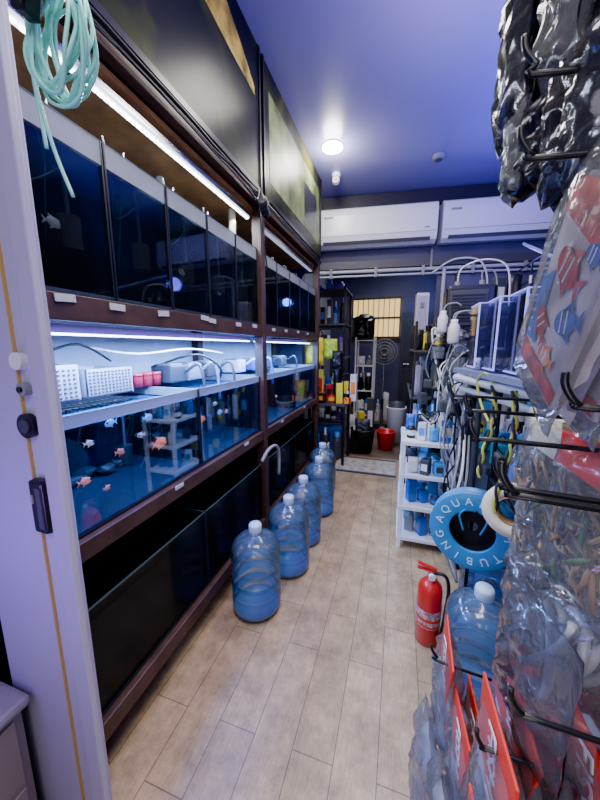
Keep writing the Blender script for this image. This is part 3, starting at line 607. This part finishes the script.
rs=B('reel_stand'); rs.tube([(.34,1.42,.0),(.34,1.42,.4),(.34,1.42,.66),(.335,1.36,.72),(.33,1.33,.735)],.008,blackm); rs.lim((.26,1.37,0),(.42,1.43,.01),blackm); rs.done()
tr=B('tape_roll'); tr.lathe([(.05,-.03),(.095,-.03),(.095,.03),(.05,.03),(.05,-.03)],(.42,1.22,.82),cream,32,rot=(R(80),0,R(-25))); tr.lathe([(.045,-.031),(.05,-.031),(.05,.031),(.045,.031),(.045,-.031)],(.42,1.22,.82),brown,32,rot=(R(80),0,R(-25)))
tr.lathe([(.045,-.03),(.085,-.03),(.085,.02),(.045,.02),(.045,-.03)],(.52,1.34,.9),blue,32,rot=(R(80),0,R(-35))); tr.cyl((.43,1.0,.82),(.42,1.5,.82),.008,blackm); tr.cyl((.42,1.5,.82),(.42,1.5,1.25),.008,blackm); tr.done()
fe=B('fire_extinguisher'); x,y=.195,1.42; r=.055
fe.lathe([(0,.004),(r*.9,0),(r,.012),(r,.27),(r*.92,.295),(r*.6,.318),(.02,.325),(.016,.345),(0,.345)],(x,y,0),red,32)
fe.lathe([(r+.0008,.10),(r+.0008,.19)],(x,y,0),mat('extinguisher_label',(.55,.35,.33),.5,var=.8,vscale=70),32)
fe.lathe([(r+.0012,.135),(r+.0012,.15)],(x,y,0),redc,32); fe.lathe([(r+.0012,.105),(r+.0012,.115)],(x,y,0),redc,32)
fe.cyl((x,y,.335),(x,y,.37),.016,chrome); fe.cyl((x,y-.02,.355),(x,y-.035,.355),.014,white)
fe.box((x-.02,y,.372),(.085,.018,.008),red,rot=(0,.12,0),bev=.002); fe.box((x-.02,y,.39),(.09,.018,.008),red,rot=(0,.3,0),bev=.002)
fe.tube([(x+.015,y,.36),(x+.06,y-.01,.36),(x+.075,y-.02,.3),(x+.068,y-.025,.18),(x+.062,y-.028,.1)],.008,black); fe.cyl((x+.062,y-.028,.11),(x+.062,y-.03,.06),.009,black,r2=.014); fe.done()
stuff('stock_boxes',.5,.95,1.15,0,3,[white,blue,brown,dgrey],.7,seed=131); stuff('stock_boxes',.66,.98,1.45,0,2,[brown,grey,blue],.9,seed=133)
gp=B('plant_pack'); r2=random.Random(8)
for k in range(6):
    yy=1.03+.05*k; zz=.88+r2.uniform(-.06,.06)
    gp.bag((.47,yy,zz),.15,.26,.05,film,rz=R(115),seed=400+k)
    for j in range(26): gp.ell((.46+r2.uniform(-.02,.015),yy+r2.uniform(-.05,.05),zz+r2.uniform(-.11,.1)),(.006,.01,.028),r2.choice([green,brown,lime,cream,dgrey,straw]),rot=(r2.uniform(0,3),0,0),u=8,v=6,jit=.6,seed=j)
gp.done()

# ---------------------------------------------------------------- near display
pg=B('pegboard_display'); pegm=mat('pegboard',(.2,.21,.25),.6)
pg.lim((.46,.22,0.0),(.485,.96,2.3),pegm); pg.lim((.445,.2,0),(.49,.22,2.32),dgrey); pg.lim((.445,.96,0),(.49,.985,2.32),dgrey)
def hook(x,y,z,xr=.46,zr=None,dbl=False):
    zr=z-.02 if zr is None else zr
    for o in ((-.008,.008) if dbl else (0,)):
        pg.tube([(xr,y+o,zr),(x+.03,y+o,zr+(z-zr)*.5),(x+.008,y+o*1.0,z-.012),(x-.004,y+o,z+.004),(x-.006,y+o,z+.018)],.0034,blackm,7,4)
    if dbl: pg.cyl((x-.006,y-.008,z+.018),(x-.006,y+.008,z+.018),.0034,blackm)
    pg.lim((xr-.006,y-.02,zr-.03),(xr,y+.02,zr+.03),blackm)
for a in ((.12,.46,1.72,.46,1.67),(.12,.44,1.62,.46,1.585),(.14,.62,2.02,.46,1.99),(.15,.34,1.36,.46,1.33),(.10,.32,1.28,.46,1.25,True),(.10,.45,1.29,.46,1.27),(.12,.6,1.30,.46,1.28),(.11,.67,.71,.46,.66),(.15,.36,.99,.46,.96),(.14,.42,.84,.46,.82),(.12,.78,1.3,.46,1.28)):
    hook(*a)
pg.done()
rot=R(90)
def pack(name,x,y,z,w,h,d,m,seed,card=None,rz=rot,ins=None,cardz=None):
    b=B(name); b.bag((x,y,z),w,h,d,m,rz=rz,seed=seed)
    if card: 
        cz=z+h*.40 if cardz is None else cardz
        b.box((x,y,cz),(w*.98,d*1.05 if d<.02 else .012,h*.22),card,rot=(0,0,rz),bev=.001)
    if ins: ins(b)
    b.done()
for i,(x,y,z,w,h,d) in enumerate(((.19,.66,1.93,.16,.2,.05),(.26,.56,1.88,.22,.26,.07),(.19,.68,1.79,.14,.2,.05),(.24,.56,1.64,.14,.14,.05),(.32,.6,1.98,.25,.3,.07),(.34,.62,1.68,.28,.22,.07),(.2,.56,1.80,.12,.14,.05),(.16,.60,1.95,.12,.2,.04),(.22,.48,1.78,.14,.16,.05),(.17,.58,1.68,.09,.12,.04))):
    pack('black_filter_bag',x,y,z,w,h,d,blackbag,500+i,rz=rot+random.uniform(-.4,.4))
for i,(x,y,z,w,h) in enumerate(((.15,.64,1.84,.12,.22),(.16,.61,1.69,.08,.12),(.21,.53,1.70,.14,.18),(.17,.52,1.82,.10,.2),(.18,.48,1.66,.1,.16))):
    pack('smoky_filter_bag',x,y,z,w,h,.04,filmd if i%2==0 else film,520+i,rz=rot+random.uniform(-.3,.3))
def flatfish(b,x,y,z,L,m,a,st=black):
    ca,sa=math.cos(a),math.sin(a)
    def T(p,q,dx=0): return (x-dx,y+p*ca-q*sa,z+p*sa+q*ca)
    n=16; pts=[T(L*.4*math.cos(2*math.pi*i/n),L*.24*math.sin(2*math.pi*i/n)) for i in range(n)]
    b.add(pts,[tuple(range(n))],m); b.add([T(-.34*L,0),T(-.62*L,.22*L),T(-.54*L,0),T(-.62*L,-.22*L)],[(0,1,2,3)],m)
    b.add([T(.15*L,.2*L),T(-.2*L,.2*L),T(-.28*L,.4*L)],[(0,1,2)],m); b.add([T(.1*L,-.2*L),T(-.2*L,-.2*L),T(-.25*L,-.38*L)],[(0,1,2)],m)
    for s in (.12,-.08): b.add([T((s-.02)*L,.2*L,.0006),T((s+.03)*L,.2*L,.0006),T((s+.03)*L,-.2*L,.0006),T((s-.02)*L,-.2*L,.0006)],[(0,1,2,3)],white)
    b.add([T(.28*L,.07*L,.0008),T(.32*L,.07*L,.0008),T(.32*L,.03*L,.0008),T(.28*L,.03*L,.0008)],[(0,1,2,3)],black)
whitebag=mat('white_print_bag',(.55,.5,.5),.3,bump=.3,bscale=20,var=.4,vscale=14); printr=mat('red_print',(.65,.05,.04),.4,var=.7,vscale=30)
for i,(X,Y,Z,a,c,rx) in enumerate(((.185,.462,1.46,red,blue,.5),(.215,.46,1.45,orange,sky,.3),(.26,.46,1.46,blue,red,.1),(.3,.50,1.42,orange,teal,.3))):
    b=B('fish_food_bag'); x=y=z=0
    b.bag((x+.02,y,z),.16,.27,.03,whitebag,rz=rot,seed=540+i,crump=.15)
    b.lim((x-.002,y-.07,z-.12),(x+.004,y+.07,z+.12),whitebag,.002)
    xx=x-.0035
    b.quad([(xx,y-.068,z+.05),(xx,y+.068,z+.08),(xx,y+.068,z+.115),(xx,y-.068,z+.115)],printr)
    b.quad([(xx,y-.068,z-.115),(xx,y+.068,z-.115),(xx,y+.068,z-.085),(xx,y-.068,z-.095)],printr)
    b.quad([(xx,y+.03,z-.08),(xx,y+.068,z-.08),(xx,y+.068,z+.0),(xx,y+.04,z+.02)],mat('blue_print',(.05,.15,.5),.4,var=.6,vscale=30))
    flatfish(b,xx-.001,y+.01,z+.03,.08,a,.3); flatfish(b,xx-.001,y-.03,z-.02,.065,c,-.4); flatfish(b,xx-.001,y+.03,z-.045,.055,a,.8); flatfish(b,xx-.001,y-.035,z+.055,.04,c,.1); flatfish(b,xx-.001,y-.01,z-.075,.05,orange,0)
    b.bag((x,y,z),.175,.30,.035,film,rz=rot,seed=560+i,crump=.2); o=b.done(); o.location=(X,Y,Z); o.rotation_euler=(rx,0,0)
for i,(x,y,z,cd) in enumerate(((.24,.46,1.17,redc),(.28,.40,1.17,redc),(.25,.60,1.16,cream),(.30,.6,1.15,brown),(.31,.78,1.15,cream),(.27,.66,1.02,brown),(.33,.7,1.0,redc))):
    def ins(b,x=x,y=y,z=z,i=i):
        r2=random.Random(i)
        for j in range(70): b.ell((x+r2.uniform(-.018,.015),y+r2.uniform(-.065,.065),z+r2.uniform(-.1,.03)),(.0035,.003,r2.uniform(.012,.03)),r2.choice([green,brown,cream,straw,dgrey,straw,brown]),rot=(r2.uniform(0,3),0,0),u=6,v=6,jit=.8,seed=j)
    pack('decoration_pack',x,y,z,.16,.22,.045,film,580+i,card=cd,ins=ins,cardz=z+.085)
hb=B('hose_coil_pack'); hose2=clear('thin_clear_hose',(.92,.94,.96),.35,(.85,.87,.9),.12,refl=1.2)
for k in range(8):
    hb.tube([(.225+.012*(k%4)+.01*math.cos(a),.49+(.055+.009*(k//2))*math.cos(a+.3*k)*1.0,.96+(.07+.012*(k//2))*math.sin(a)) for a in [2*math.pi*i/14 for i in range(14)]],.0065,hose2,8,3,True)
tmf=clear('thin_milky_film',(.98,.98,1),.05,(.9,.9,.94),.12,bump=.8,bscale=20,refl=1.1)
hb.bag((.25,.49,.96),.21,.26,.09,tmf,rz=rot,seed=600,crump=.6); hb.bag((.205,.47,.93),.19,.24,.03,tmf,rz=rot+.1,seed=601,crump=.6); hb.done()
Mt=Matrix.Rotation(R(-90),3,'Z')@Matrix.Rotation(R(90),3,'X')@Matrix.Rotation(R(-78),3,'Z'); trot=Mt.to_euler()
for i,(x,y,z,w,h,cz) in enumerate(((.15,.70,.60,.13,.26,.67),(.20,.62,.52,.18,.24,.58),(.17,.43,.74,.17,.24,.80),(.215,.50,.72,.18,.24,.80),(.26,.40,.82,.15,.2,.86),(.28,.6,.66,.2,.25,.74),(.16,.56,.56,.16,.24,.62),(.145,.36,.66,.15,.2,.69),(.105,.64,.44,.14,.26,.40),(.12,.52,.5,.12,.2,.40))):
    e=D.objects.new('airstone_pack',None); C.collection.objects.link(e)
    b=B('packet'); b.bag((x,y,z-.02),w,h,.05,film,rz=rot,seed=620+i); b.bag((x+.01,y,z-.07),w*.95,h*.85,.04,filmw,rz=rot,seed=640+i); tl=random.uniform(-.3,.3)
    if i<8:
        b.box((x-.006,y,cz),(.004,w*.92,h*.55),redc,rot=(tl,0,0),bev=.001); b.box((x-.003,y,cz-h*.28),(.004,w*.9,h*.2),white,rot=(tl,0,0),bev=.001)
        text("FISH",.05,(x-.011,y,cz),trot,white,e)
    b.done(e)

# ---------------------------------------------------------------- lights
def area(name,loc,rot,sx,sy,e,col):
    l=D.lights.new(name,'AREA'); l.shape='RECTANGLE'; l.size=sx; l.size_y=sy; l.energy=e; l.color=col
    o=D.objects.new(name,l); o.location=loc; o.rotation_euler=rot; C.collection.objects.link(o); return o
def point(name,loc,e,col,r=.08):
    l=D.lights.new(name,'POINT'); l.energy=e; l.color=col; l.shadow_soft_size=r; o=D.objects.new(name,l); o.location=loc; C.collection.objects.link(o)
area('ceiling_fill_light',(-.1,.6,3.0),(0,0,0),1.0,.5,50,(1,.92,.8))  # added overhead fill for the aisle, no fixture behind it
area('ceiling_fill_light',(-.1,2.0,3.0),(0,0,0),.8,.4,34,(1,.93,.84))  # second added overhead fill, further down the aisle
point('downlight_lamp',(-.62,2.85,2.95),26,(1,.95,.85))
area('rack_tube_light',(-.97,1.2,2.15),(0,R(-20),0),.03,1.25,14,(.8,.88,1))
area('rack_tube_light',(-.97,2.6,2.15),(0,R(-20),0),.03,1.25,2,(.7,.8,1))
area('tank_blue_light',(-1.0,1.2,1.43),(0,0,0),.05,1.25,50,(.24,.45,1))
area('tank_blue_light',(-1.0,2.6,1.43),(0,0,0),.05,1.25,40,(.2,.45,1))
area('rail_blue_fill',(-.828,1.2,1.46),(0,R(4),0),.015,1.25,8,(.25,.15,1))  # added fills along the rack front, tint the rail blue-violet
area('rail_blue_fill',(-.828,2.6,1.46),(0,R(4),0),.015,1.25,5,(.25,.15,1))
area('ceiling_wash_fill',(.9,2.0,2.35),(R(180),0,0),.5,2.2,56,(.14,.14,1))  # upward fills, added to colour the ceiling like LED spill
area('ceiling_wash_fill',(-.2,.8,2.5),(R(170),0,0),.5,.5,11,(.3,.18,1))
area('ceiling_wash_fill',(.15,1.7,2.45),(R(150),0,R(-30)),.08,.5,10,(.9,.75,1))  # added to make the pale streak on the ceiling
point('acrylic_blue_fill',(.85,1.4,1.85),15,(.14,.13,1)); point('post_violet_fill',(-.88,.08,.95),7,(.28,.12,1))  # added fills: blue for the acrylic boxes, violet for the door post
area('back_room_fill',(.0,5.2,3.0),(0,0,0),.6,.6,32,(.95,.93,.9)); point('back_blue_fill',(.5,6.2,2.3),14,(.12,.2,1)); point('wall_blue_fill',(.9,3.3,2.15),5,(.15,.15,1))  # added fills: brighten the back room, tint it and the right wall blue
area('entrance_fill',(.1,-.5,2.3),(R(50),0,0),1.2,.6,15,(.9,.86,1)); area('entrance_fill',(-.1,-.5,1.0),(R(85),0,R(-20)),.6,.6,6,(1,.97,.95))  # fills at the open entrance, lower one added to brighten the near packs
W=D.worlds.new('world'); C.scene.world=W; W.use_nodes=True; W.node_tree.nodes['Background'].inputs[0].default_value=(.42,.4,.85,1); W.node_tree.nodes['Background'].inputs[1].default_value=.3
try:
    C.scene.view_settings.look='AgX - Punchy'
    C.scene.view_settings.exposure=.5
except Exception as ex: print(ex)
cd=D.cameras.new('camera'); cam=D.objects.new('camera',cd); C.collection.objects.link(cam)
cd.sensor_fit='VERTICAL'; cd.sensor_height=36; cd.lens=36*310/800; cd.clip_start=.02
cam.location=(0,0,1.4); cam.rotation_euler=(R(90-9.7),0,R(17.6)); C.scene.camera=cam
